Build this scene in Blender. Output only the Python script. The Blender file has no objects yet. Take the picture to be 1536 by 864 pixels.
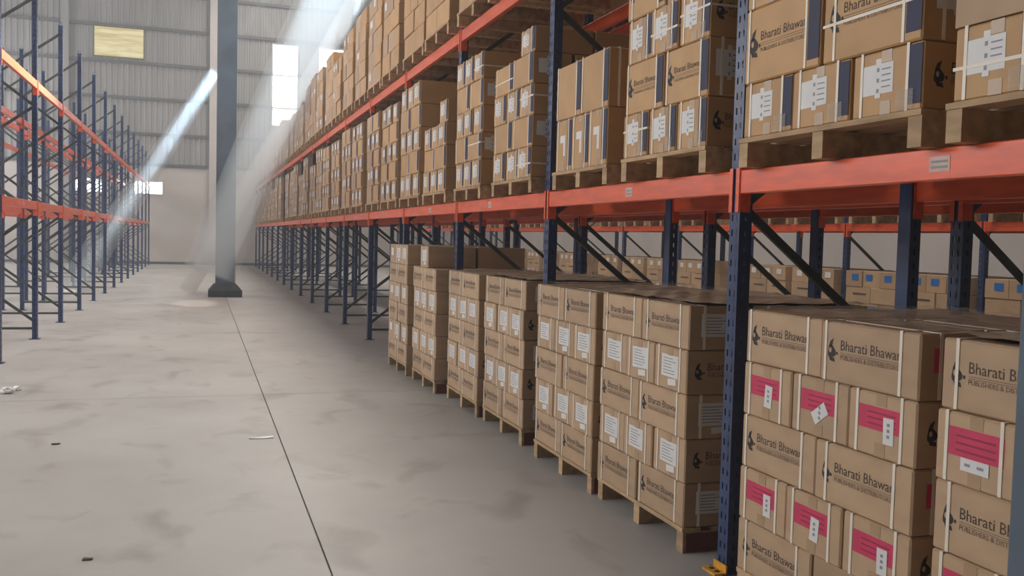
import bpy, bmesh, math, random
from mathutils import Matrix, Vector
random.seed(7)
S = bpy.context.scene
C = S.collection

# ------------------------------------------------------------------ camera, world, exposure
FPX = 1405.8
CAM = Vector((0.0, 0.0, 1.65))
FW = Vector((0.31604674, 0.94730516, -0.05222449))
RT = Vector((0.94871178, -0.31510597, 0.0255772))
UP = Vector((-0.00777317, 0.05762958, 0.99830777))
cd = bpy.data.cameras.new('camera')
cd.sensor_width = 36.0
cd.lens = FPX / 1536.0 * 36.0
cd.clip_end = 200.0
cam = bpy.data.objects.new('camera', cd)
cam.matrix_world = Matrix(((RT.x, UP.x, -FW.x, CAM.x), (RT.y, UP.y, -FW.y, CAM.y), (RT.z, UP.z, -FW.z, CAM.z), (0, 0, 0, 1)))
C.objects.link(cam)
S.camera = cam
wd = bpy.data.worlds.new('world')
wd.use_nodes = True
wd.node_tree.nodes['Background'].inputs[0].default_value = (0.80, 0.90, 1.0, 1)
wd.node_tree.nodes['Background'].inputs[1].default_value = 1.0
_v = wd.node_tree.nodes.new('ShaderNodeVolumeScatter')       # thin dust haze in the air of the hall
_v.inputs['Color'].default_value = (0.93, 0.96, 1.0, 1)
_v.inputs['Density'].default_value = 0.0055
wd.node_tree.links.new(_v.outputs[0], wd.node_tree.nodes['World Output'].inputs['Volume'])
S.world = wd
S.view_settings.view_transform = 'Standard'
S.view_settings.look = 'None'
S.view_settings.gamma = 1.0
S.view_settings.use_curve_mapping = False
S.view_settings.exposure = 0.0
S.cycles.use_denoising = True
S.cycles.use_adaptive_sampling = True
S.cycles.adaptive_threshold = 0.03
S.cycles.max_bounces = 6
S.cycles.diffuse_bounces = 3
S.cycles.glossy_bounces = 2
S.cycles.transparent_max_bounces = 16
SKYLIGHT = 20.0      # daylight through the translucent roof sheets
SIDE = 10.5           # glow of the unseen sheets added to the left wall
WINDOW = 7.0         # daylight in the wall windows

# ------------------------------------------------------------------ measured layout (metres)
XR = 2.515           # aisle face of the right rack
W = 2.6623           # bay length
Y0 = 4.076           # nearest post in view on the right
XL, YL0 = -2.259, 12.575
YW = 48.41           # far wall
B1, B2, BH = 1.90, 3.645, 0.115
PH = 5.15            # post height
ROOF = 13.6

# ------------------------------------------------------------------ materials
MATS = {}
def nmat(name):
    m = bpy.data.materials.new(name); m.use_nodes = True
    nt = m.node_tree
    return m, nt, nt.nodes['Principled BSDF']

def mat(name, col, rough=0.6, var=0.0, nscale=6.0, ndet=3.0, metal=0.0, bump=0.0, objvar=0.0, islvar=0.0, stretch=None, col2=None, spec=0.5):
    m, nt, b = nmat(name)
    N, L = nt.nodes, nt.links
    b.inputs['Roughness'].default_value = rough
    b.inputs['Metallic'].default_value = metal
    b.inputs['Specular IOR Level'].default_value = spec
    tc = N.new('ShaderNodeTexCoord')
    src = tc.outputs['Object']
    if stretch:
        mp = N.new('ShaderNodeMapping'); mp.inputs['Scale'].default_value = stretch
        L.new(src, mp.inputs[0]); src = mp.outputs[0]
    nz = N.new('ShaderNodeTexNoise'); nz.inputs['Scale'].default_value = nscale; nz.inputs['Detail'].default_value = ndet
    L.new(src, nz.inputs['Vector'])
    mx = N.new('ShaderNodeMix'); mx.data_type = 'RGBA'
    c2 = col2 or tuple(c * (1 - var) for c in col)
    mx.inputs[6].default_value = (*[min(1, c * (1 + (var if not col2 else 0))) for c in col], 1)
    mx.inputs[7].default_value = (*c2, 1)
    rp = N.new('ShaderNodeMapRange'); rp.inputs[1].default_value = 0.35; rp.inputs[2].default_value = 0.65
    L.new(nz.outputs[0], rp.inputs[0]); L.new(rp.outputs[0], mx.inputs[0])
    out = mx.outputs[2]
    if objvar or islvar:
        hs = N.new('ShaderNodeHueSaturation')
        r = N.new('ShaderNodeMapRange')
        a = objvar or islvar
        r.inputs[3].default_value = 1 - a; r.inputs[4].default_value = 1 + a
        if objvar:
            oi = N.new('ShaderNodeObjectInfo'); L.new(oi.outputs['Random'], r.inputs[0])
        else:
            gi = N.new('ShaderNodeNewGeometry'); L.new(gi.outputs['Random Per Island'], r.inputs[0])
        L.new(r.outputs[0], hs.inputs['Value']); L.new(out, hs.inputs['Color']); out = hs.outputs[0]
    L.new(out, b.inputs['Base Color'])
    if bump:
        bp = N.new('ShaderNodeBump'); bp.inputs['Strength'].default_value = bump; bp.inputs['Distance'].default_value = 0.01
        L.new(nz.outputs[0], bp.inputs['Height']); L.new(bp.outputs[0], b.inputs['Normal'])
    MATS[name] = m
    return m

def emat(name, col, strength):
    m, nt, b = nmat(name)
    b.inputs['Base Color'].default_value = (0.8, 0.8, 0.8, 1)
    b.inputs['Emission Color'].default_value = (*col, 1)
    b.inputs['Emission Strength'].default_value = strength
    MATS[name] = m
    return m

KRAFT = (0.47, 0.31, 0.185)
mat('carton', KRAFT, 0.62, 0.06, 5, 2, objvar=0.10, bump=0.05, stretch=(1, 1, 2.5))
mat('carton_many', KRAFT, 0.62, 0.06, 5, 2, islvar=0.13)
mat('carton_tan', (0.52, 0.30, 0.13), 0.6, 0.06, 5, 2, objvar=0.08, bump=0.05)
mat('strap', (0.80, 0.72, 0.60), 0.45, 0.05)
mat('ink', (0.035, 0.028, 0.025), 0.7, 0.1)
mat('ink_brown', (0.085, 0.055, 0.038), 0.7, 0.1)
mat('pink', (0.60, 0.035, 0.105), 0.55, 0.10, 9)
mat('paper', (0.74, 0.72, 0.70), 0.55, 0.05)
mat('sticker', (0.62, 0.40, 0.36), 0.5, 0.1, 30)
mat('sticker_ink', (0.25, 0.27, 0.22), 0.5, 0.1)
mat('print_grey', (0.28, 0.28, 0.30), 0.6, 0.1)
mat('print_red', (0.33, 0.02, 0.06), 0.6, 0.1)
mat('navy_print', (0.012, 0.014, 0.055), 0.6, 0.15)
mat('blue_print', (0.02, 0.17, 0.52), 0.5, 0.1)
mat('text_brown', (0.15, 0.095, 0.06), 0.7, 0.1)
mat('tape', (0.42, 0.27, 0.15), 0.34, 0.08, 14)
mat('wood', (0.47, 0.31, 0.17), 0.75, 0.22, 3, 5, objvar=0.16, stretch=(6, 1.2, 6), bump=0.1)
mat('wood_many', (0.45, 0.30, 0.17), 0.75, 0.2, 3, 5, islvar=0.15)
mat('wood_red', (0.16, 0.045, 0.03), 0.7, 0.2, 6)
mat('post_blue', (0.030, 0.058, 0.155), 0.33, 0.22, 7, 4, col2=(0.018, 0.03, 0.08), stretch=(1, 1, 0.5))
mat('beam_orange', (0.78, 0.115, 0.040), 0.30, 0.12, 4, 5, objvar=0.06, stretch=(6, 1, 6))
mat('brace', (0.05, 0.06, 0.055), 0.5, 0.2)
mat('foot_yellow', (0.75, 0.36, 0.03), 0.5, 0.15, 20)
mat('column_paint', (0.085, 0.115, 0.15), 0.45, 0.2, 2, 4)
mat('pedestal', (0.04, 0.05, 0.06), 0.6, 0.2, 5)
mat('cladding', (0.27, 0.26, 0.255), 0.55, 0.10, 0.6, 4, stretch=(3, 1, 0.4))
mat('girt', (0.10, 0.10, 0.10), 0.6, 0.1)
mat('plaster', (0.52, 0.47, 0.44), 0.85, 0.06, 0.7, 5)
mat('frame_olive', (0.16, 0.14, 0.07), 0.5, 0.1)
mat('roof_sheet', (0.30, 0.30, 0.30), 0.6, 0.08, 0.5)
mat('window_bar', (0.55, 0.55, 0.55), 0.5, 0.05)
mat('scrap', (0.80, 0.80, 0.78), 0.6, 0.05)
mat('dirt', (0.10, 0.08, 0.06), 0.9, 0.2)
mat('joint_filler', (0.26, 0.235, 0.21), 0.9, 0.2, 3)
mat('cover_sheet', (0.56, 0.44, 0.31), 0.32, 0.22, 5, 5, stretch=(1, 7, 1), bump=0.25)
emat('daylight', (0.93, 0.97, 1.0), WINDOW)
emat('side_fill', (0.97, 0.98, 1.0), SIDE)
emat('skylight', (1.0, 0.965, 0.91), SKYLIGHT)

def make_floor_mat():
    m, nt, b = nmat('concrete')
    N, L = nt.nodes, nt.links
    tc = N.new('ShaderNodeTexCoord'); ge = N.new('ShaderNodeNewGeometry')
    n1 = N.new('ShaderNodeTexNoise'); n1.inputs['Scale'].default_value = 0.45; n1.inputs['Detail'].default_value = 6; n1.inputs['Roughness'].default_value = 0.6
    n2 = N.new('ShaderNodeTexNoise'); n2.inputs['Scale'].default_value = 2.2; n2.inputs['Detail'].default_value = 5; n2.inputs['Distortion'].default_value = 0.6
    mp = N.new('ShaderNodeMapping'); mp.inputs['Scale'].default_value = (1.0, 0.7, 1)
    L.new(ge.outputs['Position'], mp.inputs[0]); L.new(mp.outputs[0], n2.inputs['Vector']); L.new(ge.outputs['Position'], n1.inputs['Vector'])
    r1 = N.new('ShaderNodeValToRGB')
    r1.color_ramp.elements[0].position = 0.35; r1.color_ramp.elements[0].color = (0.385, 0.360, 0.335, 1)
    r1.color_ramp.elements[1].position = 0.65; r1.color_ramp.elements[1].color = (0.475, 0.450, 0.42, 1)
    L.new(n1.outputs[0], r1.inputs[0])
    r2 = N.new('ShaderNodeValToRGB')
    r2.color_ramp.elements[0].position = 0.30; r2.color_ramp.elements[0].color = (0.66, 0.64, 0.62, 1)
    r2.color_ramp.elements[1].position = 0.45; r2.color_ramp.elements[1].color = (1, 1, 1, 1)
    L.new(n2.outputs[0], r2.inputs[0])
    mx = N.new('ShaderNodeMix'); mx.data_type = 'RGBA'; mx.blend_type = 'MULTIPLY'; mx.inputs[0].default_value = 0.75
    L.new(r1.outputs[0], mx.inputs[6]); L.new(r2.outputs[0], mx.inputs[7]); L.new(mx.outputs[2], b.inputs['Base Color'])
    rr = N.new('ShaderNodeMapRange'); rr.inputs[3].default_value = 0.36; rr.inputs[4].default_value = 0.60
    L.new(n2.outputs[0], rr.inputs[0]); L.new(rr.outputs[0], b.inputs['Roughness'])
    b.inputs['Specular IOR Level'].default_value = 0.45
    MATS['concrete'] = m
make_floor_mat()

def make_yellow_pane():
    m, nt, b = nmat('yellow_sheet')
    N, L = nt.nodes, nt.links
    ge = N.new('ShaderNodeNewGeometry')
    mp = N.new('ShaderNodeMapping'); mp.inputs['Scale'].default_value = (0.6, 1, 4)
    nz = N.new('ShaderNodeTexNoise'); nz.inputs['Scale'].default_value = 1.6; nz.inputs['Detail'].default_value = 4
    L.new(ge.outputs['Position'], mp.inputs[0]); L.new(mp.outputs[0], nz.inputs['Vector'])
    rp = N.new('ShaderNodeValToRGB')
    rp.color_ramp.elements[0].position = 0.35; rp.color_ramp.elements[0].color = (0.62, 0.50, 0.22, 1)
    rp.color_ramp.elements[1].position = 0.62; rp.color_ramp.elements[1].color = (0.90, 0.80, 0.48, 1)
    L.new(nz.outputs[0], rp.inputs[0]); L.new(rp.outputs[0], b.inputs['Emission Color'])
    b.inputs['Emission Strength'].default_value = 0.85
    b.inputs['Base Color'].default_value = (0.1, 0.08, 0.03, 1)
    MATS['yellow_sheet'] = m
make_yellow_pane()

def make_film():
    m, nt, b = nmat('film')
    N, L = nt.nodes, nt.links
    tr = N.new('ShaderNodeBsdfTransparent'); mx = N.new('ShaderNodeMixShader')
    b.inputs['Base Color'].default_value = (0.75, 0.68, 0.58, 1); b.inputs['Roughness'].default_value = 0.12
    mx.inputs[0].default_value = 0.30
    L.new(tr.outputs[0], mx.inputs[1]); L.new(b.outputs[0], mx.inputs[2])
    L.new(mx.outputs[0], N['Material Output'].inputs[0])
    MATS['film'] = m
make_film()

# ------------------------------------------------------------------ mesh helpers
class MB:
    def __init__(s): s.v = []; s.f = []; s.m = []
    def face(s, pts, mi=0):
        n = len(s.v); s.v += [tuple(p) for p in pts]; s.f.append(tuple(range(n, n + len(pts)))); s.m.append(mi)
    def box(s, x0, x1, y0, y1, z0, z1, mi=0):
        n = len(s.v)
        s.v += [(x0, y0, z0), (x1, y0, z0), (x1, y1, z0), (x0, y1, z0), (x0, y0, z1), (x1, y0, z1), (x1, y1, z1), (x0, y1, z1)]
        for q in ((0, 3, 2, 1), (4, 5, 6, 7), (0, 1, 5, 4), (1, 2, 6, 5), (2, 3, 7, 6), (3, 0, 4, 7)):
            s.f.append(tuple(n + i for i in q)); s.m.append(mi)
    def rbox(s, cx, cy, z0, lx, ly, h, ang, mi=0):
        ca, sa = math.cos(ang), math.sin(ang); n = len(s.v)
        for z in (z0, z0 + h):
            for (a, b) in ((-1, -1), (1, -1), (1, 1), (-1, 1)):
                x, y = a * lx / 2, b * ly / 2
                s.v.append((cx + ca * x - sa * y, cy + sa * x + ca * y, z))
        for q in ((0, 3, 2, 1), (4, 5, 6, 7), (0, 1, 5, 4), (1, 2, 6, 5), (2, 3, 7, 6), (3, 0, 4, 7)):
            s.f.append(tuple(n + i for i in q)); s.m.append(mi)
    def bar(s, a, b, w, t, mi=0, up=(0, 1, 0)):
        a, b = Vector(a), Vector(b); d = (b - a).normalized(); u = Vector(up); sdir = d.cross(u).normalized(); u = sdir.cross(d).normalized()
        n = len(s.v)
        for p in (a, b):
            for (i, j) in ((-1, -1), (1, -1), (1, 1), (-1, 1)):
                s.v.append(tuple(p + sdir * (i * w / 2) + u * (j * t / 2)))
        for q in ((0, 3, 2, 1), (4, 5, 6, 7), (0, 1, 5, 4), (1, 2, 6, 5), (2, 3, 7, 6), (3, 0, 4, 7)):
            s.f.append(tuple(n + i for i in q)); s.m.append(mi)
    def mesh(s, name, mats):
        me = bpy.data.meshes.new(name); me.from_pydata(s.v, [], s.f)
        for mn in (mats if isinstance(mats, (list, tuple)) else [mats]): me.materials.append(MATS[mn])
        for i, p in enumerate(me.polygons): p.material_index = s.m[i]
        me.update()
        return me

def put(name, me, parent=None, loc=(0, 0, 0), rot=(0, 0, 0)):
    o = bpy.data.objects.new(name, me); C.objects.link(o)
    o.location = loc; o.rotation_euler = rot
    if parent is not None: o.parent = parent
    return o
def tag(o, label, cat, group=None, kind=None):
    if label: o['label'] = label
    if cat: o['category'] = cat
    if group: o['group'] = group
    if kind: o['kind'] = kind
    return o
def empty(name, loc, rz=0.0):
    o = bpy.data.objects.new(name, None); C.objects.link(o); o.location = loc; o.rotation_euler = (0, 0, rz); o.empty_display_size = 0.1
    return o
def structure(name, me, loc=(0, 0, 0), label=None):
    o = put(name, me, None, loc); o['kind'] = 'structure'
    if label: o['label'] = label
    return o
def bevel_mesh(me, w, seg=1):
    bm = bmesh.new(); bm.from_mesh(me)
    bmesh.ops.remove_doubles(bm, verts=bm.verts[:], dist=1e-6)
    bmesh.ops.bevel(bm, geom=bm.edges[:], offset=w, segments=seg, affect='EDGES', profile=0.5)
    bm.to_mesh(me); bm.free()
    return me

# ------------------------------------------------------------------ the hall
HX0, HX1, HY0 = -14.0, 15.0, -9.0
# floor: base plus cast slabs with recessed joints
b = MB(); b.box(HX0, HX1, HY0, YW + 0.2, -0.25, -0.012)
floor = structure('floor', b.mesh('floor', 'joint_filler'), label='pale grey concrete warehouse floor cast in large slabs')
xs = [HX0, -11.45, -5.42, 0.62, 6.65, 12.68, HX1]
ys = [HY0, -2.3, 3.72, 9.80, 15.88, 21.96, 28.04, 34.12, 40.20, 46.28, YW + 0.2]
for i in range(len(xs) - 1):
    for j in range(len(ys) - 1):
        b = MB(); g = 0.0055
        b.box(xs[i] + g, xs[i + 1] - g, ys[j] + g * 0.6, ys[j + 1] - g * 0.6, -0.02, 0.0)
        put('concrete_slab', b.mesh('concrete_slab', 'concrete'), floor)

def corrugated(x0, x1, holes, zs, flip=1):
    """vertical trapezoid ribs in the XZ plane between heights zs, open where a hole lies"""
    b = MB(); pitch = 0.25
    n = int((x1 - x0) / pitch)
    prof = [(0, 0), (0.13, 0), (0.155, 0.035), (0.225, 0.035), (0.25, 0)]
    edges = sorted(set(zs + [h[2] for h in holes] + [h[3] for h in holes]))
    for i in range(n):
        for (a, c) in zip(prof[:-1], prof[1:]):
            xa, xb = x0 + i * pitch + a[0], x0 + i * pitch + c[0]
            xm = (xa + xb) / 2
            for z0, z1 in zip(edges[:-1], edges[1:]):
                zm = (z0 + z1) / 2
                if any(h[0] < xm < h[1] and h[2] < zm < h[3] for h in holes): continue
                b.face([(xa, -a[1] * flip, z0), (xb, -c[1] * flip, z0), (xb, -c[1] * flip, z1), (xa, -a[1] * flip, z1)])
    return b
WINS = [(3.36, 4.55, 7.0, 10.96), (5.62, 6.81, 7.0, 10.96)]      # tall white windows in the cladding
YEL = (-4.79, -2.63, 9.77, 11.13)
LOW = [(-3.02, -1.76, 3.38, 3.94), (-5.67, -4.45, 3.38, 3.98)]
HEAD = 4.73
# masonry lower wall with its window holes
b = MB()
cuts = sorted([HX0, HX1] + [w[0] for w in LOW] + [w[1] for w in LOW])
for x0, x1 in zip(cuts[:-1], cuts[1:]):
    h = [w for w in LOW if w[0] <= (x0 + x1) / 2 <= w[1]]
    if h:
        b.box(x0, x1, YW, YW + 0.2, 0, h[0][2]); b.box(x0, x1, YW, YW + 0.2, h[0][3], HEAD)
    else: b.box(x0, x1, YW, YW + 0.2, 0, HEAD)
wall_far = structure('wall_far', b.mesh('wall_far', 'plaster'), label='far end wall, pale plaster below and ribbed metal sheet above')
put('cladding', corrugated(HX0, HX1, WINS + [YEL], [HEAD, ROOF + 1.6]).mesh('cladding', 'cladding'), wall_far, (0, YW + 0.05, 0))
for z in (4.76, 6.21, 7.88, 9.53, 11.20, 12.85):
    for (x0, x1) in ((HX0, -6.0), (-6.0, 0.3), (0.8, 7.0), (7.0, HX1)):
        segs = [(x0, x1)]
        for w in WINS:
            if w[2] - 0.05 < z < w[3] + 0.05:
                ns = []
                for s0, s1 in segs:
                    if s0 < w[0] < s1: ns += [(s0, w[0]), (w[1], s1)]
                    else: ns.append((s0, s1))
                segs = [q for q in ns if q[1] > q[0]]
        for s0, s1 in segs:
            b = MB(); b.box(s0, s1, YW - 0.12, YW + 0.0, z - 0.07, z + 0.07)
            put('girt', b.mesh('girt', 'girt'), wall_far)
for x in (-6.0, 0.55, 7.0):
    b = MB(); b.box(x - 0.17, x + 0.17, YW - 0.30, YW - 0.285, 0, ROOF); b.box(x - 0.17, x + 0.17, YW - 0.02, YW - 0.005, 0, ROOF); b.box(x - 0.01, x + 0.01, YW - 0.285, YW - 0.02, 0, ROOF)
    put('wall_column', b.mesh('wall_column', 'plaster' if x > 0 and x < 1 else 'cladding'), wall_far)
b = MB(); b.box(HX0, HX1, YW - 0.025, YW - 0.002, 0.0, 0.12)
structure('baseboard_far', b.mesh('baseboard_far', 'girt'), label='dark skirting strip along the foot of the far wall')

wn = 0
def window(x0, x1, z0, z1, pane, bars, fm, label):
    global wn
    wn += 1
    b = MB(); t = 0.06
    for (a, c, d, e) in ((x0 - t, x0, z0 - t, z1 + t), (x1, x1 + t, z0 - t, z1 + t), (x0, x1, z0 - t, z0), (x0, x1, z1, z1 + t)):
        b.box(a, c, YW - 0.03, YW + 0.08, d, e)
    o = structure('window_%d' % wn, b.mesh('window_frame', fm), label=label)
    zz = [z0] + bars + [z1]
    for a, c in zip(zz[:-1], zz[1:]):
        b = MB(); b.box(x0, x1, YW + 0.05, YW + 0.06, a + 0.004, c - 0.004); put('pane', b.mesh('pane', pane), o)
    for z in bars:
        b = MB(); b.box(x0, x1, YW - 0.01, YW + 0.045, z - 0.035, z + 0.035); put('glazing_bar', b.mesh('glazing_bar', 'window_bar'), o)
window(*WINS[0], 'daylight', [7.86, 9.47], 'window_bar', 'tall bright window in the far cladding, nearer the column')
window(*WINS[1], 'daylight', [7.86, 9.47], 'window_bar', 'tall bright window in the far cladding, half behind stacked cartons')
window(*YEL, 'yellow_sheet', [], 'frame_olive', 'yellow translucent sheet high in the far cladding')
window(*LOW[0], 'daylight', [], 'window_bar', 'low bright window beside the end of the left racks')
window(*LOW[1], 'daylight', [], 'window_bar', 'low bright window behind the empty left racks')

# side and back walls
for nm, x, lab in (('wall_left', HX0, 'left side wall of plaster and grey sheet'), ('wall_right', HX1, 'right side wall of plaster and grey sheet')):
    b = MB(); b.box(min(x, x + (-0.2 if x < 0 else 0.2)), max(x, x + (-0.2 if x < 0 else 0.2)), HY0, YW, 0, HEAD, 0); b.box(min(x, x + (-0.2 if x < 0 else 0.2)), max(x, x + (-0.2 if x < 0 else 0.2)), HY0, YW, HEAD, ROOF, 1)
    structure(nm, b.mesh(nm, ['plaster', 'cladding']), label=lab)
# unseen glowing sheets added in the left side wall to light the carton fronts
for y in range(3, 45, 5):
    wn += 1
    b = MB()
    for (d, e, z0, z1) in ((y, y + 4.0, 5.0, 5.08), (y, y + 4.0, 8.92, 9.0), (y, y + 0.08, 5.08, 8.92), (y + 3.92, y + 4.0, 5.08, 8.92)): b.box(HX0, HX0 + 0.06, d, e, z0, z1)
    o = structure('window_%d' % wn, b.mesh('window_frame', 'window_bar'), label='unseen glowing sheet added in the left side wall')
    for j in range(2):
        b = MB(); b.box(HX0 + 0.01, HX0 + 0.02, y + 0.08 + 1.92 * j, y + 0.08 + 1.92 * (j + 1) - 0.01, 5.08, 8.92); put('pane', b.mesh('pane', 'side_fill'), o)
b = MB(); b.box(HX0, HX1, HY0 - 0.2, HY0, 0, ROOF + 1.6)
structure('wall_back', b.mesh('wall_back', 'girt'), label='back wall behind the viewer')

# roof: two slopes, with translucent roof lights left out of the sheeting and filled with daylight panels
RX = 0.5
def roof_z(x): return ROOF + 1.5 * (1 - abs(x - RX) / 14.6)
LIGHTS = []
for y in (3.5, 9.0, 14.5, 20.0, 25.5, 31.0, 36.5, 42.0):
    for (x0, x1) in ((2.8, 5.6),):
        LIGHTS.append((x0, x1, y, y + 2.6))
b = MB()
yc = sorted([HY0 - 0.2, YW + 0.2] + [l[2] for l in LIGHTS] + [l[3] for l in LIGHTS])
xc = sorted(set([HX0, HX1, RX] + [l[0] for l in LIGHTS] + [l[1] for l in LIGHTS]))
for x0, x1 in zip(xc[:-1], xc[1:]):
    for y0, y1 in zip(yc[:-1], yc[1:]):
        xm, ym = (x0 + x1) / 2, (y0 + y1) / 2
        if any(l[0] < xm < l[1] and l[2] < ym < l[3] for l in LIGHTS): continue
        za, zb = roof_z(x0), roof_z(x1)
        b.face([(x0, y0, za), (x0, y1, za), (x1, y1, zb), (x1, y0, zb)])
roof = structure('ceiling', b.mesh('ceiling', 'roof_sheet'), label='pitched sheet roof with translucent roof lights')
for (x0, x1, y0, y1) in LIGHTS:
    b = MB(); za, zb = roof_z(x0), roof_z(x1)
    b.face([(x0, y0, za), (x0, y1, za), (x1, y1, zb), (x1, y0, zb)])
    put('roof_light', b.mesh('roof_light', 'skylight'), roof)

# ------------------------------------------------------------------ steel column in the aisle
CX, CY = 0.61, 24.95
col = empty('steel_column', (CX, CY, 0))
tag(col, 'dark blue-grey steel column standing in the middle of the aisle', 'column')
b = MB()
b.box(-0.235, 0.235, -0.20, -0.175, 0.0, ROOF + 1.2); b.box(-0.235, 0.235, 0.175, 0.20, 0.0, ROOF + 1.2); b.box(-0.012, 0.012, -0.175, 0.175, 0.0, ROOF + 1.2)
put('shaft', b.mesh('shaft', 'column_paint'), col)
b = MB(); hb, ht = 0.41, 0.27
for z0, z1, a0, a1 in ((0.0, 0.16, hb, hb), (0.16, 0.33, hb, ht)):
    p0 = [(-a0, -a0 * 0.8, z0), (a0, -a0 * 0.8, z0), (a0, a0 * 0.8, z0), (-a0, a0 * 0.8, z0)]
    p1 = [(-a1, -a1 * 0.85, z1), (a1, -a1 * 0.85, z1), (a1, a1 * 0.85, z1), (-a1, a1 * 0.85, z1)]
    for i in range(4): b.face([p0[i], p0[(i + 1) % 4], p1[(i + 1) % 4], p1[i]])
b.face(p1)
put('pedestal', b.mesh('pedestal', 'pedestal'), col)

# ------------------------------------------------------------------ pallet racks
PW, PD = 0.09, 0.07
def post_mesh():
    """perforated hollow section, front face at x=0, rows of punched slots"""
    b = MB(); pitch = 0.075; n = int(PH / pitch)
    def panel(fn, width, lanes):
        # lanes: list of (u0,u1) slot columns
        us = [0.0] + [q for l in lanes for q in l] + [width]
        for i in range(len(us) - 1):
            slot = any(abs(us[i] - l[0]) < 1e-6 for l in lanes)
            if not slot: b.face([fn(us[i], 0), fn(us[i + 1], 0), fn(us[i + 1], n * pitch), fn(us[i], n * pitch)])
            else:
                for k in range(n):
                    b.face([fn(us[i], k * pitch), fn(us[i + 1], k * pitch), fn(us[i + 1], k * pitch + 0.042), fn(us[i], k * pitch + 0.042)])
    h = PW / 2
    panel(lambda u, z: (0, h - u, z), PW, [(0.020, 0.031), (0.059, 0.070)])
    panel(lambda u, z: (u, -h, z), PD, [(0.028, 0.042)])
    panel(lambda u, z: (PD - u, h, z), PD, [(0.028, 0.042)])
    b.face([(PD, h, 0), (PD, -h, 0), (PD, -h, PH), (PD, h, PH)])
    b.face([(PD * 0.5, h - 0.001, 0), (PD * 0.5, -h + 0.001, 0), (PD * 0.5, -h + 0.001, PH), (PD * 0.5, h - 0.001, PH)])
    for s in (-1, 1): b.face([(0.0, s * h, PH), (PD, s * h, PH), (PD, s * (h - 0.02), PH), (0, s * (h - 0.02), PH)])
    return b.mesh('upright_post', 'post_blue')
POST = post_mesh()
FD = 1.10
bb = MB(); bb.bar((0.04, 0, 0.16), (FD - 0.04, 0, 0.16), 0.035, 0.025); HBRACE = bb.mesh('horizontal_brace', 'brace')
DB = []
for i, (z0, z1) in enumerate(((0.26, 1.04), (1.04, 1.84), (1.84, 2.62), (2.62, 3.40), (3.40, 4.18), (4.18, 4.96))):
    bb = MB(); xa, xb = (0.04, FD - 0.04) if i % 2 == 0 else (FD - 0.04, 0.04)
    bb.bar((xa, 0, z0), (xb, 0, z1), 0.04, 0.025); DB.append(bb.mesh('diagonal_brace', 'brace'))
bb = MB(); bb.box(-0.03, 0.11, -0.075, 0.075, 0.0, 0.008); FOOT = bb.mesh('foot_plate', 'post_blue')
bb = MB(); bb.box(-0.075, -0.004, -0.06, 0.06, 0.0, 0.01)
bb.box(-0.012, -0.003, -0.06, 0.06, 0.01, 0.045)
FOOTY = bb.mesh('foot_guard', 'foot_yellow')
bb = MB()
for yy in (-0.025, 0.025): bb.box(-0.052, -0.030, yy - 0.011, yy + 0.011, 0.010, 0.014)
BOLT = bb.mesh('bolt', 'ink')
LB = W - PW - 0.004
bb = MB(); bb.box(0, 0.048, -LB / 2, LB / 2, 0, BH); bb.box(0.002, 0.05, -LB / 2, LB / 2, BH * 0.72, BH * 0.72 + 0.001)
BEAM = bb.mesh('load_beam', 'beam_orange'); bevel_mesh(BEAM, 0.004)
bb = MB()
bb.box(-0.006, 0.0, -0.002, 0.028, -0.09, BH + 0.012)     # flange wrapping the post face
bb.box(0.0, 0.060, -0.006, -0.002, -0.09, BH + 0.012)     # plate against the post side
CONN = bb.mesh('beam_connector', 'beam_orange')
bb = MB(); bb.box(-0.0015, 0, -0.05, 0.05, 0, 0.055, 0)
for z in (0.012, 0.032): bb.box(-0.0020, -0.0015, -0.04, 0.04, z, z + 0.009, 1)
STICK = bb.mesh('load_label', ['sticker', 'sticker_ink'])

def rack(x, side, ks, ybase, label, levels=(B1, B2), near=3, name='pallet_rack', fine=True):
    """side=+1: aisle face at x, body towards +x;  side=-1: body towards -x"""
    root = empty(name, (x, ybase + ks[0] * W, 0), 0 if side > 0 else math.pi)
    tag(root, label, 'rack', 'pallet racks')
    for n, k in enumerate(ks):
        yy = (k - ks[0]) * W * (1 if side > 0 else -1)
        p = put('upright_post', POST, root, (0, yy, 0))
        put('foot_plate', FOOT, p)
        put('horizontal_brace', HBRACE, p)
        for d in DB: put('diagonal_brace', d, p)
        q = put('upright_post', POST, root, (FD, yy, 0), (0, 0, math.pi))
        put('foot_plate', FOOT, q)
        if n == len(ks) - 1: continue
        ym = yy + W / 2 * (1 if side > 0 else -1)
        for z in levels:
            f = put('load_beam', BEAM, root, (-0.004, ym, z))
            r = put('load_beam', BEAM, root, (FD + 0.004, ym, z), (0, 0, math.pi))
            if n < (10 if fine else 4):
                e = LB / 2 + 0.004
                for bm_ in ((f, r) if n < 5 else (f,)):
                    put('beam_connector', CONN, bm_, (0.0, e, 0))
                    o = put('beam_connector', CONN, bm_, (0.0, -e, 0)); o.scale = (1, -1, 1)
            if n < 6 and fine and z == B1:
                put('load_label', STICK, f, (0, random.uniform(-0.2, 0.35), 0.03))
    return root

R1 = rack(XR, 1, list(range(-1, 17)), Y0, 'long blue and orange pallet rack loaded with cartons, right of the aisle')
R2 = rack(XR + FD + 0.28, 1, list(range(-1, 17)), Y0, 'pallet rack standing back to back behind the loaded right rack', fine=False)
R3 = rack(9.40, 1, list(range(0, 17)), Y0, 'pallet rack across the second aisle, seen through the right rack', fine=False)
L1 = rack(XL, -1, list(range(0, 14)), YL0, 'long empty blue and orange pallet rack left of the aisle')
L2 = rack(XL - FD - 0.28, -1, list(range(0, 14)), YL0, 'second empty pallet rack standing behind the left aisle rack', fine=False)
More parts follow.
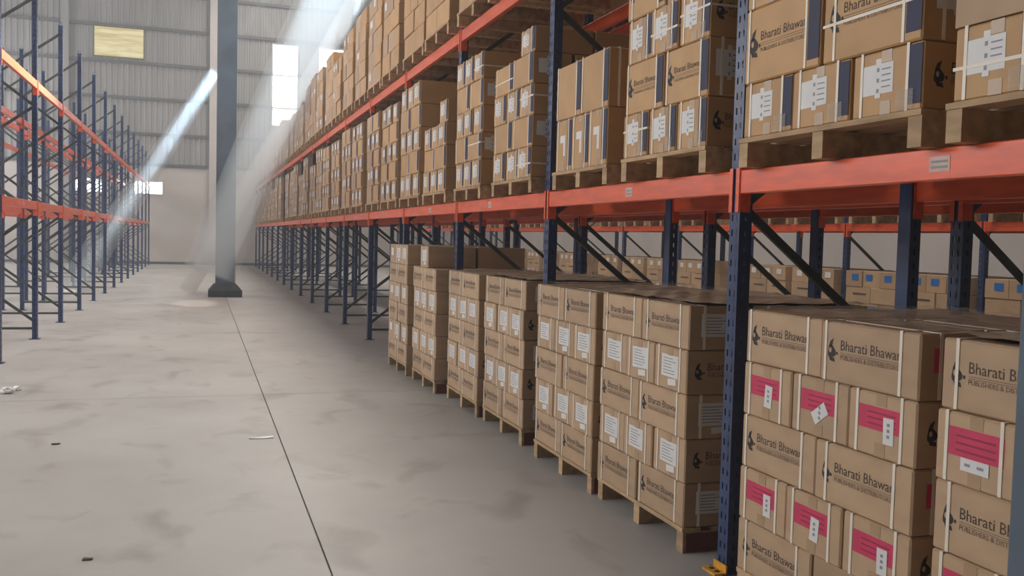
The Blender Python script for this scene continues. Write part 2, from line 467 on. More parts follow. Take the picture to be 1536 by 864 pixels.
# yellow guard on the nearest right post
guard = [o for o in R1.children if o.name.startswith('upright_post')][2]
fg = put('foot_guard', FOOTY, guard); put('bolt', BOLT, guard)

# ------------------------------------------------------------------ pallets
PALH = 0.14
def pallet_meshes(w, d, h, many=False):
    sm = []
    for y in (-w / 2 + 0.035, 0, w / 2 - 0.035):
        b = MB(); b.box(0, d, y - 0.035, y + 0.035, 0, h - 0.022); sm.append(('stringer', b.mesh('stringer', 'wood')))
    n = 7; bw = 0.105; gap = (d - n * bw) / (n - 1)
    for i in range(n):
        b = MB(); x = i * (bw + gap); b.box(x - 0.006 if i == 0 else x, x + bw, -w / 2, w / 2, h - 0.022, h); sm.append(('deck_board', b.mesh('deck_board', 'wood')))
    return sm
PAL = {}
ORD = ['first', 'second', 'third', 'fourth', 'fifth', 'sixth', 'seventh', 'eighth', 'ninth', 'tenth', 'eleventh', 'twelfth', 'thirteenth', 'fourteenth', 'fifteenth', 'sixteenth', 'seventeenth', 'eighteenth', 'nineteenth', 'twentieth']
ORD += ['twenty-' + q for q in ORD[:9]] + ['thirtieth'] + ['thirty-' + q for q in ORD[:9]]
def pallet(x, y, z, w, d, h, where, red=False, detail=True):
    key = (round(w, 2), round(d, 2), round(h, 2))
    if key not in PAL:
        sm = pallet_meshes(w, d, h)
        j = MB()
        PAL[key] = sm
    root = empty('wooden_pallet', (x, y, z))
    tag(root, 'wooden pallet ' + where, 'pallet', 'wooden pallets')
    for i, (nm, me) in enumerate(PAL[key]):
        if not detail and i in (5, 6, 7): continue
        o = put(nm, me, root)
        if red and i == 0:
            b = MB(); b.box(0.02, d - 0.02, -w / 2 - 0.003, -w / 2, 0.005, h - 0.03); put('painted_side', b.mesh('painted_side', 'wood_red'), root)
    return root

# ------------------------------------------------------------------ cartons
def body_mesh(L, D, H, m):
    b = MB(); b.box(-D / 2, D / 2, -L / 2, L / 2, 0, H)
    me = b.mesh('carton', m); bevel_mesh(me, 0.007)
    return me
def text_mesh(body, size, m, bold=0.0):
    cu = bpy.data.curves.new('txt', 'FONT'); cu.body = body; cu.size = size; cu.resolution_u = 2; cu.offset = bold
    o = bpy.data.objects.new('txt', cu); C.objects.link(o)
    dg = bpy.context.evaluated_depsgraph_get()
    me = bpy.data.meshes.new_from_object(o.evaluated_get(dg))
    C.objects.unlink(o); bpy.data.objects.remove(o)
    return me
def print_mesh(L, H):
    """carton front print on the -X face: emblem, name, rules and the line below; runs from +Y (left) to -Y (right)"""
    parts = []
    wt = 0.61 * L
    t1 = text_mesh('Bharati Bhawan', 0.1, None, 0.0); t2 = text_mesh('PUBLISHERS & DISTRIBUTORS', 0.1, None, 0.0)
    def fit(me, width, u0, v0, hscale):
        xs_ = [v.co.x for v in me.vertices]; x0, x1 = min(xs_), max(xs_); s = width / (x1 - x0)
        vs = [(u0 + (v.co.x - x0) * s, v0 + v.co.y * s * hscale) for v in me.vertices]
        return vs, [tuple(p.vertices) for p in me.polygons]
    b = MB()
    def to3(u, v, e=0.0012): return (-e, L / 2 - u, v)
    for me, width, u0, v0, hs, mi in ((t1, wt, 0.225 * L, 0.55 * H, 1.05, 1), (t2, wt * 0.96, 0.225 * L, 0.395 * H, 1.0, 3)):
        vs, fs = fit(me, width, u0, v0, hs); n = len(b.v)
        b.v += [to3(*q) for q in vs]
        for f in fs: b.f.append(tuple(n + i for i in f)); b.m.append(mi)
    for v in (0.505, 0.475):
        b.face([to3(0.225 * L, v * H), to3(0.225 * L + wt, v * H), to3(0.225 * L + wt, v * H + 0.0022), to3(0.225 * L, v * H + 0.0016)], 3)
    # emblem: dark flame-like roundel with a pale counter and a foot
    cu_, cv, r = 0.125 * L, 0.52 * H, 0.105 * H
    n = 18
    pts = []
    for i in range(n):
        a = 2 * math.pi * i / n
        rr = r * (1.0 + 0.12 * math.cos(3 * a + 0.6))
        pts.append((cu_ + rr * math.cos(a) * 0.92, cv - 0.02 * H + rr * math.sin(a)))
    b.face([to3(*q) for q in pts], 0)
    b.face([to3(cu_ - r * 0.75, cv + r * 0.5), to3(cu_ + r * 0.05, cv + r * 0.7), to3(cu_ + r * 0.45, cv + r * 2.0), to3(cu_ - r * 0.35, cv + r * 1.5)], 0)
    b.face([to3(cu_ - r * 0.5, cv - r * 1.1), to3(cu_ + r * 0.7, cv - r * 1.1), to3(cu_ + r * 0.9, cv - r * 1.75), to3(cu_ - r * 0.3, cv - r * 1.6)], 0)
    b.face([to3(cu_ + r * 1.15, cv - r * 0.1), to3(cu_ + r * 1.5, cv - r * 0.1), to3(cu_ + r * 1.5, cv - r * 0.55), to3(cu_ + r * 1.15, cv - r * 0.55)], 0)
    b.face([to3(cu_ - r * 0.25 + 0.3 * r * math.cos(a), cv + 0.05 * r + 0.42 * r * math.sin(a), 0.002) for a in [2 * math.pi * i / 10 for i in range(10)]], 2)
    return b.mesh('carton_print', ['ink', 'ink_brown', 'carton', 'text_brown'])
def label_mesh(kind, D, H, seed):
    """label on the -Y end face: u runs along +X? the face is seen with its left at -X"""
    r = random.Random(seed); b = MB()
    def q(u0, u1, v0, v1, e, mi, ang=0.0):
        cu_, cv = (u0 + u1) / 2, (v0 + v1) / 2; ca, sa = math.cos(ang), math.sin(ang)
        pts = []
        for (u, v) in ((u0, v0), (u1, v0), (u1, v1), (u0, v1)):
            du, dv = u - cu_, v - cv
            pts.append((cu_ + ca * du - sa * dv, -e, cv + sa * du + ca * dv))
        b.face(pts, mi)
    if kind == 'pink':
        q(-0.33 * D, 0.32 * D, 0.42 * H, 0.785 * H, 0.0012, 0)
        for i in range(3): q(-0.20 * D, 0.22 * D, (0.50 + 0.09 * i) * H, (0.525 + 0.09 * i) * H, 0.0018, 1)
        a = (-0.5, 0.02, -0.08, 0.30, -0.95)[seed // 7 % 5]; c = (0.04, 0.12, 0.05, 0.14, 0.02)[seed // 7 % 5] * D; v = r.uniform(0.36, 0.42) * H
        q(c - 0.075 * D, c + 0.075 * D, v - 0.15 * H, v + 0.26 * H, 0.0025, 2, a)
        for i in range(3): q(c - 0.02 * D, c + 0.02 * D, v + (-0.05 + i * 0.09) * H, v + (0.0 + i * 0.09) * H, 0.003, 3, a)
    elif kind == 'pinkwide':
        q(-0.33 * D, 0.33 * D, 0.40 * H, 0.80 * H, 0.0012, 0)
        for i in range(3): q(-0.24 * D, 0.24 * D, (0.47 + 0.1 * i) * H, (0.50 + 0.1 * i) * H, 0.0018, 1)
        q(-0.17 * D, 0.17 * D, 0.22 * H, 0.40 * H, 0.0025, 2)
        for i in range(2): q(-0.12 * D + i * 0.15 * D, -0.05 * D + i * 0.16 * D, 0.29 * H, 0.33 * H, 0.003, 3)
    elif kind == 'white':
        w = r.uniform(0.25, 0.28); o_ = r.uniform(-0.06, 0.03)
        q((o_ - w) * D, (o_ + w) * D, 0.30 * H, 0.82 * H, 0.0012, 2, r.uniform(-0.04, 0.04))
        for i in range(6): q((o_ - w * 0.8) * D, (o_ + w * r.uniform(0.2, 0.8)) * D, (0.37 + 0.07 * i) * H, (0.39 + 0.07 * i) * H, 0.0018, 3)
        if r.random() < 0.5: q((o_ - 0.05) * D, (o_ + 0.2) * D, 0.12 * H, 0.27 * H, 0.0018, 2, 0.08)
    elif kind == 'tier':
        w = 0.235; o_ = -0.12 + r.uniform(-0.03, 0.03)
        q((o_ - w) * D, (o_ + w) * D, 0.34 * H, 0.80 * H, 0.0012, 2, r.uniform(-0.05, 0.05))
        q((o_ - 0.02) * D, (o_ + 0.06) * D, 0.28 * H, 0.88 * H, 0.0016, 2)
        for i in range(4): q((o_ + 0.07) * D, (o_ + w * 0.85) * D, (0.43 + 0.09 * i) * H, (0.45 + 0.09 * i) * H, 0.002, 3)
        for i in range(3): q((o_ + 0.0) * D, (o_ + 0.035) * D, (0.36 + 0.16 * i) * H, (0.42 + 0.16 * i) * H, 0.002, 3)
    elif kind == 'blue':
        q(-0.30 * D, 0.22 * D, 0.42 * H, 0.78 * H, 0.0012, 5)
        q(0.02 * D, 0.24 * D, 0.28 * H, 0.52 * H, 0.0018, 2)
    elif kind == 'tee':
        q(-0.22 * D, 0.10 * D, 0.56 * H, 0.70 * H, 0.0012, 2); q(-0.02 * D, 0.10 * D, 0.30 * H, 0.70 * H, 0.0014, 2)
    return b.mesh('address_label', ['pink', 'print_red', 'paper', 'print_grey', 'ink', 'blue_print'])
def strap_mesh(axis, at, L, D, H):
    """flat band round the carton; axis 'x': loop in the XZ plane at y=at, axis 'y': loop in the YZ plane at x=at"""
    b = MB(); w, t = 0.0072, 0.003
    hh = D / 2 if axis == 'x' else L / 2
    for (p0, p1, q0, q1) in ((-hh - t, -hh, 0.004, H), (hh, hh + t, 0.004, H), (-hh - t, hh + t, H, H + t)):
        if axis == 'x': b.box(p0, p1, at - w, at + w, q0, q1)
        else: b.box(at - w, at + w, p0, p1, q0, q1)
    return b.mesh('strap', 'strap')
def hstrap_mesh(L, D, H, z):
    b = MB(); w, t = 0.006, 0.0025
    b.box(-D / 2 - t, -D / 2, -L / 2 - t, L / 2 + t, z - w, z + w); b.box(D / 2, D / 2 + t, -L / 2 - t, L / 2 + t, z - w, z + w)
    b.box(-D / 2, D / 2, -L / 2 - t, -L / 2, z - w, z + w); b.box(-D / 2, D / 2, L / 2, L / 2 + t, z - w, z + w)
    return b.mesh('strap', 'strap')
def tape_mesh(z0, z1):
    b = MB(); w = 0.028
    b.box(-w, w, -0.0012, 0, z0, z1)
    return b.mesh('tape', 'tape')
def clear_mesh(D, H):
    b = MB(); n = 8; r = random.Random(5); u0, u1 = 0.16 * D, 0.40 * D
    for i in range(n):
        z0, z1 = (0.03 + 0.30 * i / n) * H, (0.03 + 0.30 * (i + 1) / n) * H
        e0, e1 = 0.0035 + (i % 2) * 0.004, 0.0035 + ((i + 1) % 2) * 0.004
        b.face([(u0, -e0, z0), (u1, -e0 - 0.002, z0), (u1, -e1, z1), (u0, -e1, z1)])
    return b.mesh('clear_tape', 'film')
def navy_mesh(run, H):
    """printed dark blue band beside the right-hand edge of the face seen from the aisle (local: face at x=0, right end y=-run/2)"""
    b = MB(); b.box(-0.0015, 0, -run / 2 + 0.004, -run / 2 + 0.082, 0.10 * H, 0.97 * H)
    return b.mesh('printed_band', 'navy_print')
CACHE = {}
def cached(key, fn):
    if key not in CACHE: CACHE[key] = fn()
    return CACHE[key]

CARTONS = []   # dicts; ranked by apparent size before building
def add_stack(x, y0, y1, z, layers, where, look, rows=2, jit=0.004, gap=0.009, cull=True, tier='', material='carton', seed=0):
    """layers: list of (pattern, height[, skip]); 'A' = two long sides to the aisle, 'B' = three ends to the aisle"""
    r = random.Random(seed * 31 + 5)
    span = y1 - y0
    L = span / 2 - gap; D = span / 3 - gap
    depth = span
    zz = z
    names = ['bottom', 'second', 'third', 'fourth', 'fifth', 'sixth', 'seventh']
    tall = len(layers)
    for li, lay in enumerate(layers):
        pat, h = lay[0], lay[1]
        only = lay[2] if len(lay) > 2 else None
        ny = 2 if pat == 'A' else 3
        nx = 3 if pat == 'A' else 2
        py, px = span / ny, depth / nx
        for iy in range(ny):
            if only is not None and iy not in only: continue
            for ix in range(nx):
                top = li == tall - 1 or (len(layers[li + 1]) > 2)
                near = iy == 0
                if not (ix == 0 or near or top or ix == nx - 1 or iy == ny - 1): continue
                jx = -r.uniform(0, 0.018) if ix == 0 else 0.0; jy = r.uniform(-jit, jit) * 0.25
                CARTONS.append(dict(c=(x + px * (ix + 0.5) + jx, y0 + py * (iy + 0.5) + jy, zz), pat=pat, L=L, D=D, H=h - 0.003, front=ix == 0, near=near, top=top,
                                    look=look, where=where, layer=('top' if li == tall - 1 else names[li]), slot=(('right', 'left') if ny == 2 else ('right', 'middle', 'left'))[iy],
                                    row=ix, rot=r.uniform(-0.006, 0.006), seed=r.randrange(10 ** 6), tier=tier, mat=material))
        zz += h
    return zz

# floor stacks under the right rack, nearest first: (front x, y0, y1, layer height, look)
FLOOR = [(2.42, 1.495, 2.575, 0.244, 'pinkwide'), (2.42, 2.66, 3.785, 0.244, 'pink'), (2.45, 4.36, 5.485, 0.238, 'white'), (2.43, 5.545, 6.655, 0.237, 'white'),
         (2.45, 7.00, 8.09, 0.237, 'white'), (2.43, 8.21, 9.325, 0.237, 'white'), (2.35, 9.53, 10.63, 0.236, 'white'), (2.315, 10.80, 11.90, 0.236, 'white')]
FW_ = ['floor pallet at right frame edge', 'floor pallet right of near post'] + [ORD[i] + ' floor pallet left of near post' for i in range(6)]
for i, (x, y0, y1, h, look) in enumerate(FLOOR):
    pallet(x, (y0 + y1) / 2, 0.0, y1 - y0 - 0.004, y1 - y0, PALH - 0.005, 'under the ' + ('pink-labelled ' if i < 2 else '') + 'cartons, ' + FW_[i].replace('floor pallet ', ''), red=i in (2, 3, 4, 5, 6))
    lays = [('A', h), ('B', h), ('A', h), ('B', h), ('A', h)]
    if i == 7: lays.append(('B', h))
    if i == 6: lays.append(('B', h, (1,)))
    if i == 5: lays.append(('B', h, ()))
    add_stack(x, y0, y1, PALH - 0.005, [l for l in lays if not (len(l) > 2 and not l[2])], FW_[i], look, seed=i + 1, tier='floor')

# first tier of the right rack
Z1 = B1 + BH + 0.001
TIER = [
    (2.44, 1.50, 2.595, 0.135, [('B', 0.25), ('A', 0.33), ('B', 0.25)]),
    (2.44, 2.75, 3.90, 0.135, [('B', 0.25), ('A', 0.34), ('B', 0.25)]),
    (2.45, 4.27, 5.24, 0.135, [('B', 0.26), ('A', 0.30), ('B', 0.26), ('A', 0.30)]),
    (2.46, 5.52, 6.45, 0.125, [('B', 0.37), ('A', 0.38)]),
    (2.44, 6.90, 7.90, 0.12, [('B', 0.243), ('A', 0.243), ('B', 0.243), ('A', 0.243), ('B', 0.20, (0,))]),
    (2.44, 8.30, 9.20, 0.12, [('B', 0.246)] * 1 + [('A', 0.246), ('B', 0.246), ('A', 0.246), ('B', 0.246)]),
    (2.44, 9.58, 10.62, 0.12, [('B', 0.243), ('A', 0.243), ('B', 0.243), ('B', 0.24, (0,))]),
    (2.44, 10.86, 11.96, 0.12, [('B', 0.27), ('A', 0.27), ('B', 0.27), ('A', 0.27), ('B', 0.27)]),
]
TW = ['first-tier pallet at right frame edge', 'first-tier pallet right of near post'] + [ORD[i] + ' first-tier pallet left of near post' for i in range(36)]
rr = random.Random(3)
for k in range(3, 16):
    ya = Y0 + k * W
    for s, (a, c) in enumerate(((0.14, 1.24), (1.42, 2.52))):
        n = rr.choice((5, 5, 5, 4, 5))
        h = rr.choice((0.262, 0.27, 0.255))
        if k == 9 and s == 1: continue
        TIER.append((2.44 + rr.uniform(-0.02, 0.02), ya + a + rr.uniform(-0.03, 0.03), ya + c + rr.uniform(-0.03, 0.03), 0.12, [('BA'[(q + s) % 2], h) for q in range(n)]))
for i, (x, y0, y1, ph, lays) in enumerate(TIER):
    look = 'tier' if i != 3 else 'tee'
    pallet(x - 0.01, (y0 + y1) / 2, Z1, y1 - y0 + 0.04, 1.12, ph, 'on the first orange beam, ' + TW[i].replace('first-tier pallet ', ''), detail=i < 8)
    add_stack(x, y0, y1, Z1 + ph, lays, TW[i], look, seed=100 + i, tier='tier', material='carton_tan')

# second tier
Z2 = B2 + BH + 0.001
UW = [ORD[i] + ' second-tier pallet from right' for i in range(36)]
n2 = 0
for k in range(-1, 16):
    ya = Y0 + k * W
    for s, (a, c) in enumerate(((0.14, 1.24), (1.42, 2.52))):
        n = rr.choice((5, 5, 6, 5, 6) if k < 5 else (5, 4, 5, 5, 4)); h = rr.choice((0.262, 0.27, 0.255))
        x = 2.44 + rr.uniform(-0.02, 0.02); y0 = ya + a + rr.uniform(-0.03, 0.03); y1 = ya + c + rr.uniform(-0.03, 0.03)
        pallet(x - 0.01, (y0 + y1) / 2, Z2, y1 - y0 + 0.03, 1.12, 0.13, 'on the upper orange beam, ' + ORD[n2] + ' from the right', detail=n2 < 10)
        add_stack(x, y0, y1, Z2 + 0.13, [('AB'[(q + s) % 2], h) for q in range(n)], UW[n2], 'plain', seed=200 + n2, tier='upper', material='carton_tan')
        n2 += 1

# rack standing back to back: loaded on both tiers
for k in range(-1, 12):
    ya = Y0 + k * W
    for s, (a, c) in enumerate(((0.14, 1.24), (1.42, 2.52))):
        for zt in (Z1, Z2):
            add_stack(XR + FD + 0.30, ya + a, ya + c, zt + 0.13, [('AB'[(q + s) % 2], 0.262) for q in range(5)], 'pallet behind', 'plain', seed=500 + k * 4 + s, tier='behind')
            pallet(XR + FD + 0.29, ya + (a + c) / 2, zt, 1.12, 1.12, 0.13, 'of the rack behind, %s on the %s beam from the right' % (ORD[2 * (k + 1) + s], 'lower' if zt == Z1 else 'upper'), detail=False)
# tall carton at the back of the two-layer stack left of the near post
_d = TIER[3]; _sp = _d[2] - _d[1]
CARTONS.append(dict(c=(_d[0] + 0.62, _d[1] + 0.18, Z1 + _d[3] + 0.75), pat='B', L=_sp / 2 - 0.01, D=_sp / 3 - 0.01, H=0.42, front=True, near=True, top=True, look='tee', where=TW[3], layer='top', slot='back', row=1, rot=0.0, seed=77, tier='tier', mat='carton_tan'))
# rack across the second aisle: floor stacks with blue labels and pallets on its first beam
rw = 0
for k in range(0, 13):
    ya = Y0 + k * W
    for s, (a, c) in enumerate(((0.14, 1.24), (1.42, 2.52))):
        if (k, s) in ((4, 0), (6, 1), (9, 0), (10, 1)): continue
        wh = 'beyond second aisle, ' + ORD[rw] + ' from right edge'
        pallet(9.34, ya + (a + c) / 2, 0.0, 1.1, 1.1, 0.13, 'on the floor ' + wh, detail=False)
        add_stack(9.34, ya + a, ya + c, 0.13, [('B', 0.236), ('A', 0.236), ('B', 0.236), ('A', 0.236), ('B', 0.236)], 'floor pallet ' + wh, 'blue' if k < 3 else 'white', seed=300 + rw, tier='across')
        pallet(9.34, ya + (a + c) / 2, Z1, 1.12, 1.1, 0.14, 'on the beam ' + wh, detail=False)
        add_stack(9.34, ya + a, ya + c, Z1 + 0.14, [('B', 0.25), ('A', 0.25), ('B', 0.25), ('A', 0.25)], 'raised pallet ' + wh, 'plain', seed=400 + rw, tier='across_up')
        rw += 1

# rank by apparent size
def px(p):
    d = Vector(p) - CAM; z = d.dot(FW)
    if z < 0.3: return None
    return 768 + FPX * d.dot(RT) / z, 432 - FPX * d.dot(UP) / z, z
def score(c):
    w, dp = (c['L'], c['D']) if c['pat'] == 'A' else (c['D'], c['L'])
    q = px((c['c'][0] - dp / 2, c['c'][1], c['c'][2] + c['H'] / 2))
    if q is None: return 0
    if not (-60 < q[0] < 1600 and -40 < q[1] < 905): return 0
    d = Vector(c['c']) - CAM; dist = d.length
    a = 0
    if c['front']: a += w * c['H'] * abs(d.x) / dist
    if c['near'] and c['row'] <= 1: a += dp * c['H'] * abs(d.y) / dist * (0.35 if c['row'] == 0 else 0.12)
    if c['top'] and c['tier'] == 'floor': a += 0.02 * abs(CAM.z - c['c'][2] - c['H']) / dist
    if c['tier'] == 'behind': a *= 0.02
    if c['tier'].startswith('across'): a *= 0.3 if c['tier'] == 'across' else 0.02
    return a / dist ** 2
for c in CARTONS: c['s'] = score(c)
CARTONS.sort(key=lambda c: -c['s'])
INDIV, REST = CARTONS[:300], CARTONS[300:]

DESC = {'pink': 'pink label', 'pinkwide': 'wide pink label', 'white': 'white label', 'tier': 'navy band', 'tee': 'torn white label', 'plain': '', 'blue': 'blue label'}
def build_carton(c):
    L, D, H = c['L'], c['D'], c['H']; pat, look = c['pat'], c['look']
    key = (round(L, 3), round(D, 3), round(H, 3))
    ang = (0 if pat == 'A' else -math.pi / 2) + c['rot']
    body = put('carton', cached(('body', key, c['mat']), lambda: body_mesh(L, D, H, c['mat'])), None, c['c'], (0, 0, ang))
    r = random.Random(c['seed'])
    dist = (Vector(c['c']) - CAM).length
    run, dp = (L, D) if pat == 'A' else (D, L)
    # print on long sides; label on ends
    named = look in ('pink', 'pinkwide', 'white') or (look == 'tier' and dist < 7)
    if named and (pat == 'A' and c['front'] and dist < 14):
        put('carton_print', cached(('print', key), lambda: print_mesh(L, H)), body, (-D / 2, 0, 0))
    if named and pat == 'B' and c['near'] and dist < 9:
        put('carton_print', cached(('print', key), lambda: print_mesh(L, H)), body, (D / 2, 0, 0), (0, 0, math.pi))
    if look != 'plain':
        v = r.randrange(5)
        lab = cached(('label', look, key, v), lambda: label_mesh(look, D, H, v * 7 + 3))
        if pat == 'B' and c['front']: put('address_label', lab, body, (0, -L / 2, 0))
        if pat == 'A' and c['near'] and look != 'tee' and dist < 9: put('address_label', lab, body, (0, -L / 2, 0))
    if look in ('tier', 'tee') and c['front']:
        nm = cached(('navy', round(run, 3), key[2]), lambda: navy_mesh(run, H))
        if pat == 'A': put('printed_band', nm, body, (-D / 2, 0, 0))
        else: put('printed_band', nm, body, (0, -L / 2, 0), (0, 0, math.pi / 2))
    if dist < 12.5 and look != 'plain':
        if c['front'] or c['top']:
            for at in ((-0.33 * L, (0.44 if c['seed'] % 3 else 0.37) * L) if pat == 'A' else ()):
                put('strap', cached(('sx', key, at), lambda: strap_mesh('x', at, L, D, H)), body)
            for at in ((-0.36 * D, 0.30 * D) if pat == 'B' else ()):
                put('strap', cached(('sy', key, at), lambda: strap_mesh('y', at, L, D, H)), body)
        if c['near'] and dist < 7:
            for at in ((-0.25 * D,) if pat == 'A' else ()):
                put('strap', cached(('sy', key, at), lambda: strap_mesh('y', at, L, D, H)), body)
            for at in ((0.38 * L,) if pat == 'B' else ()):
                put('strap', cached(('sx', key, at), lambda: strap_mesh('x', at, L, D, H)), body)
        if c['tier'] == 'tier' and c['front'] and dist < 9 and (c['seed'] % 5 < 2):
            z = round(H * r.choice((0.45, 0.5, 0.62)), 3)
            put('strap', cached(('h', key, z), lambda: hstrap_mesh(L, D, H, z)), body)
        if look == 'tier' and pat == 'B' and c['front'] and dist < 9:
            put('clear_tape', cached(('clear', key), lambda: clear_mesh(D, H)), body, (0, -L / 2, 0))
        if pat == 'B' and c['front'] and dist < 8:
            put('tape', cached(('tape', key), lambda: tape_mesh(H - 0.046, H - 0.002)), body, (0, -L / 2, 0))
            put('tape', cached(('tape', key, 0), lambda: tape_mesh(0.004, 0.055)), body, (0, -L / 2, 0))
    d = DESC[look]
    if look == 'plain': head = 'plain carton'
    elif pat == 'A' and named: head = 'name-printed carton'
    elif pat == 'A': head = 'wide carton'
    else: head = 'carton with ' + d
    sl = c['slot'] + (' ' + ['', 'second-row', 'rear'][c['row']] if c['row'] else '')
    tag(body, head + ', ' + c['layer'] + ' layer ' + sl + ', ' + c['where'], 'box', 'book cartons on pallets')
for c in INDIV: build_carton(c)

# remaining cartons, too many and too small to single out
b = MB()
for c in REST:
    x, y, z = c['c']; L, D, H = c['L'], c['D'], c['H']
    lx, ly = (D, L) if c['pat'] == 'A' else (L, D)
    b.rbox(x, y, z, lx, ly, H, c['rot'], 0 if not c['tier'].startswith('across') else 5)
    if c['front']:
        r = random.Random(c['seed']); xf = x - lx / 2 - 0.004
        if c['pat'] == 'B' and c['look'] != 'plain' or (c['look'] == 'plain' and r.random() < 0.35):
            o = r.uniform(-0.05, 0.05)
            mi = 4 if c['look'] == 'blue' else 1
            b.face([(xf, y + o + 0.2 * ly, z + 0.4 * H), (xf, y + o - 0.2 * ly, z + 0.4 * H), (xf, y + o - 0.2 * ly, z + 0.8 * H), (xf, y + o + 0.2 * ly, z + 0.8 * H)], mi)
        if c['tier'] == 'tier':
            b.face([(xf, y - ly / 2 + 0.075, z + 0.1 * H), (xf, y - ly / 2 + 0.008, z + 0.1 * H), (xf, y - ly / 2 + 0.008, z + 0.95 * H), (xf, y - ly / 2 + 0.075, z + 0.95 * H)], 3)
        elif c['look'] != 'plain' and c['pat'] == 'A':
            b.face([(xf, y + 0.2 * ly, z + 0.5 * H), (xf, y - 0.35 * ly, z + 0.5 * H), (xf, y - 0.35 * ly, z + 0.6 * H), (xf, y + 0.2 * ly, z + 0.6 * H)], 2)
o = put('stacked_cartons', b.mesh('stacked_cartons', ['carton_many', 'paper', 'ink_brown', 'navy_print', 'blue_print', 'carton_many']))
tag(o, 'remaining brown cartons stacked far along and behind the racks', 'boxes', kind='stuff')

# ------------------------------------------------------------------ cover sheets and film on the floor stacks
for i, (x, y0, y1, h, look) in enumerate(FLOOR):
    if i > 5: continue
    zt = PALH - 0.005 + 5 * h + 0.004
    r = random.Random(i)
    b = MB(); n = 14; g = {}
    for a in range(n + 1):
        for c_ in range(n + 1):
            g[a, c_] = (x + 0.02 + (y1 - y0 - 0.03) * a / n, y0 + 0.01 + (y1 - y0 - 0.02) * c_ / n, zt + 0.012 * abs(math.sin(a * 1.7 + c_ * 0.9 + i)) * math.sin(c_ * 1.3) ** 2 + r.uniform(0, 0.008) + 0.003)
    for a in range(n):
        for c_ in range(n): b.face([g[a, c_], g[a + 1, c_], g[a + 1, c_ + 1], g[a, c_ + 1]])
    me = b.mesh('film_cover', 'film' if i % 2 else 'cover_sheet')
    o = put('film_cover', me)
    tag(o, ('clear wrinkled film' if i % 2 else 'wrinkled brown cover sheet') + ' lying on the cartons, ' + FW_[i], 'cover', 'covers on the floor stacks')

# ------------------------------------------------------------------ scattering volumes with added lamps, shaped to imitate slanting streaks of light
def make_streak(name, col, dens):
    m = bpy.data.materials.new(name); m.use_nodes = True
    nt = m.node_tree; nt.nodes.remove(nt.nodes['Principled BSDF'])
    v = nt.nodes.new('ShaderNodeVolumeScatter'); v.inputs['Color'].default_value = (*col, 1); v.inputs['Density'].default_value = dens
    nt.links.new(v.outputs[0], nt.nodes['Material Output'].inputs['Volume'])
    MATS[name] = m
make_streak('streak_wide', (0.80, 0.92, 1.0), 0.37)
make_streak('streak_narrow', (0.80, 0.92, 1.0), 0.42)
make_streak('streak_low', (0.80, 0.90, 1.0), 0.33)
def shaft(top, bot, r0, r1, depth, m, power, label):
    a, c_ = Vector(top), Vector(bot); d = (c_ - a).normalized()
    s0 = a - d * ((13.0 - a.z) / abs(d.z))          # lamp added just under the roof to brighten the streak volume
    la = bpy.data.lights.new('added_lamp', 'AREA'); la.shape = 'ELLIPSE'; la.size = 2 * r0 * 0.7; la.size_y = 2 * depth * 0.7; la.energy = power; la.color = (0.62, 0.83, 1.0); la.spread = math.radians(1.5)
    lo = bpy.data.objects.new('added_lamp', la); C.objects.link(lo); lo.location = s0
    ux = Vector((0, 1, 0)).cross(-d).normalized(); lo.matrix_world = Matrix.Translation(s0) @ Matrix((ux, Vector((0, 1, 0)), -d)).transposed().to_4x4()
    v = Vector((0, 1, 0)); u = d.cross(v).normalized()
    b = MB(); n = 20; ring = []
    for p, r in ((a, r0), (c_, r1)):
        ring.append([p + u * (r * math.cos(2 * math.pi * i / n)) + v * (depth * (0.5 + 0.5 * r / r0) * math.sin(2 * math.pi * i / n)) for i in range(n)])
    for i in range(n): b.face([ring[0][i], ring[0][(i + 1) % n], ring[1][(i + 1) % n], ring[1][i]])
    b.face(list(reversed(ring[0]))); b.face(ring[1])
    me = b.mesh('streak_volume', m); bm = bmesh.new(); bm.from_mesh(me)
    bmesh.ops.remove_doubles(bm, verts=bm.verts[:], dist=1e-5); bmesh.ops.recalc_face_normals(bm, faces=bm.faces[:]); bm.to_mesh(me); bm.free()
    o = put('streak_volume', me); tag(o, label, 'haze', 'added volumes shaped as light streaks', 'stuff')
shaft((3.75, 22.5, 9.6), (0.20, 22.5, 0.7), 0.74, 0.60, 1.6, 'streak_wide', 115.0, 'broad hazy volume added as a light streak across the column')
shaft((5.00, 26.5, 9.9), (-0.33, 26.5, 0.02), 0.28, 0.22, 1.2, 'streak_narrow', 44.0, 'narrow hazy volume added as a light streak right of the broad one')
shaft((0.35, 27.0, 5.95), (-3.20, 27.0, 0.05), 0.18, 0.42, 0.8, 'streak_low', 20.0, 'pale hazy volume added as a light streak down to the left racks')

# added lamp for sunlight on the near end of the left rack's upper beam
d = Vector((-0.6, 0.0, -1.0)).normalized()
la = bpy.data.lights.new('added_lamp', 'AREA'); la.shape = 'ELLIPSE'; la.size = 0.22; la.size_y = 6.0; la.energy = 42.0; la.spread = math.radians(1.5); la.color = (1.0, 0.95, 0.88)
lo = bpy.data.objects.new('added_lamp', la); C.objects.link(lo)
s0 = Vector((XL + 0.6 * (13.0 - B2 - 0.06), 14.3, 13.0)); ux = Vector((0, 1, 0)).cross(-d).normalized()
lo.matrix_world = Matrix.Translation(s0) @ Matrix((ux, Vector((0, 1, 0)), -d)).transposed().to_4x4()

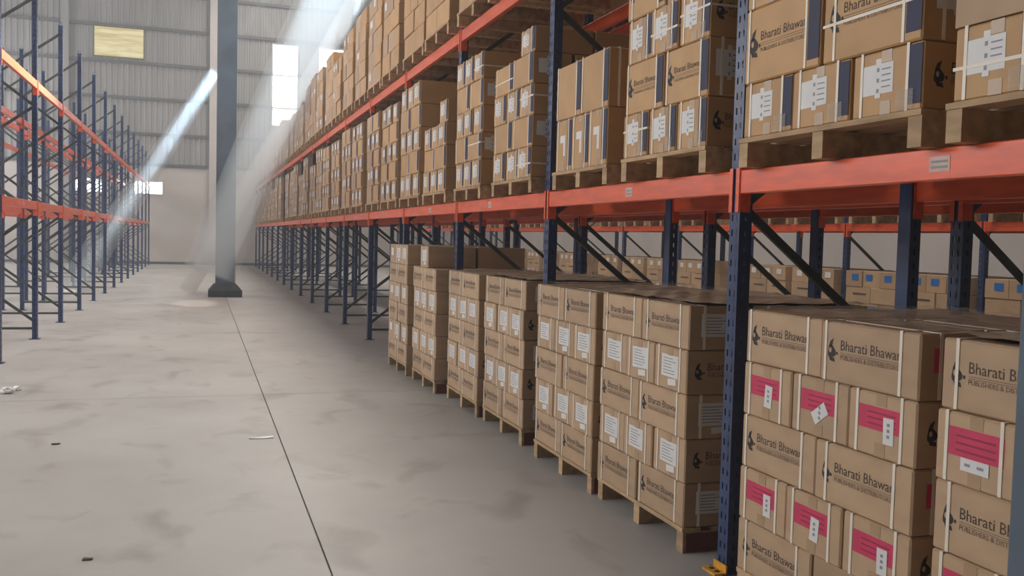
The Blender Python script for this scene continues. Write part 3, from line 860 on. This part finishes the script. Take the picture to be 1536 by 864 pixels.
# ------------------------------------------------------------------ odds and ends
# grey-blue upright at the right frame edge
b = MB(); b.box(0, 0.09, -0.06, 0.06, 0.0, 3.2)
me = b.mesh('steel_post', 'column_paint'); bevel_mesh(me, 0.008, 2)
sp = empty('steel_post', (2.10, 1.90, 0)); tag(sp, 'blue-grey steel post cut off by the right frame edge', 'post')
put('shaft', me, sp)
b = MB(); b.box(-0.03, 0.12, -0.09, 0.09, 0.0, 0.01); put('base_plate', b.mesh('base_plate', 'column_paint'), sp)
def scrap(name, x, y, pts, h, m, label, cat):
    b = MB(); n = len(pts)
    r = random.Random(len(label)); top = [(p[0], p[1], h + r.uniform(0, h)) for p in pts]
    b.face(top); 
    for i in range(n): b.face([(pts[i][0], pts[i][1], 0.001), (pts[(i + 1) % n][0], pts[(i + 1) % n][1], 0.001), top[(i + 1) % n], top[i]])
    tag(put(name, b.mesh(name, m), None, (x, y, 0.0)), label, cat)
scrap('paper_scrap', 0.50, 7.70, [(-0.12, -0.02), (0.0, -0.035), (0.07, -0.02), (0.07, 0.03), (0.0, 0.035)], 0.006, 'scrap', 'small white paper scrap on the floor beside the long joint', 'scrap')
def crumple(x, y, rad, label):
    bm = bmesh.new(); bmesh.ops.create_icosphere(bm, subdivisions=2, radius=rad); r = random.Random(int(x * -100))
    for v in bm.verts: v.co *= r.uniform(0.6, 1.2); v.co.z = max(-rad * 0.45, v.co.z * 0.55)
    me = bpy.data.meshes.new('crumpled_wrapper'); bm.to_mesh(me); bm.free(); me.materials.append(MATS['scrap'])
    tag(put('crumpled_wrapper', me, None, (x, y, rad * 0.45)), label, 'litter')
crumple(-1.80, 10.28, 0.07, 'crumpled white wrapper on the floor at the left frame edge')
crumple(-1.74, 10.45, 0.05, 'smaller crumpled wrapper just behind the other on the left')
scrap('dirt_crumb', -0.52, 5.01, [(-0.025, -0.01), (0.02, -0.012), (0.025, 0.01), (-0.02, 0.012)], 0.006, 'dirt', 'small dark crumb on the floor near the lower left', 'crumb')
scrap('dirt_crumb', -1.03, 7.78, [(-0.03, -0.012), (0.02, -0.016), (0.03, 0.012), (-0.02, 0.014)], 0.006, 'dirt', 'dark crumb on the floor farther up the aisle on the left', 'crumb')
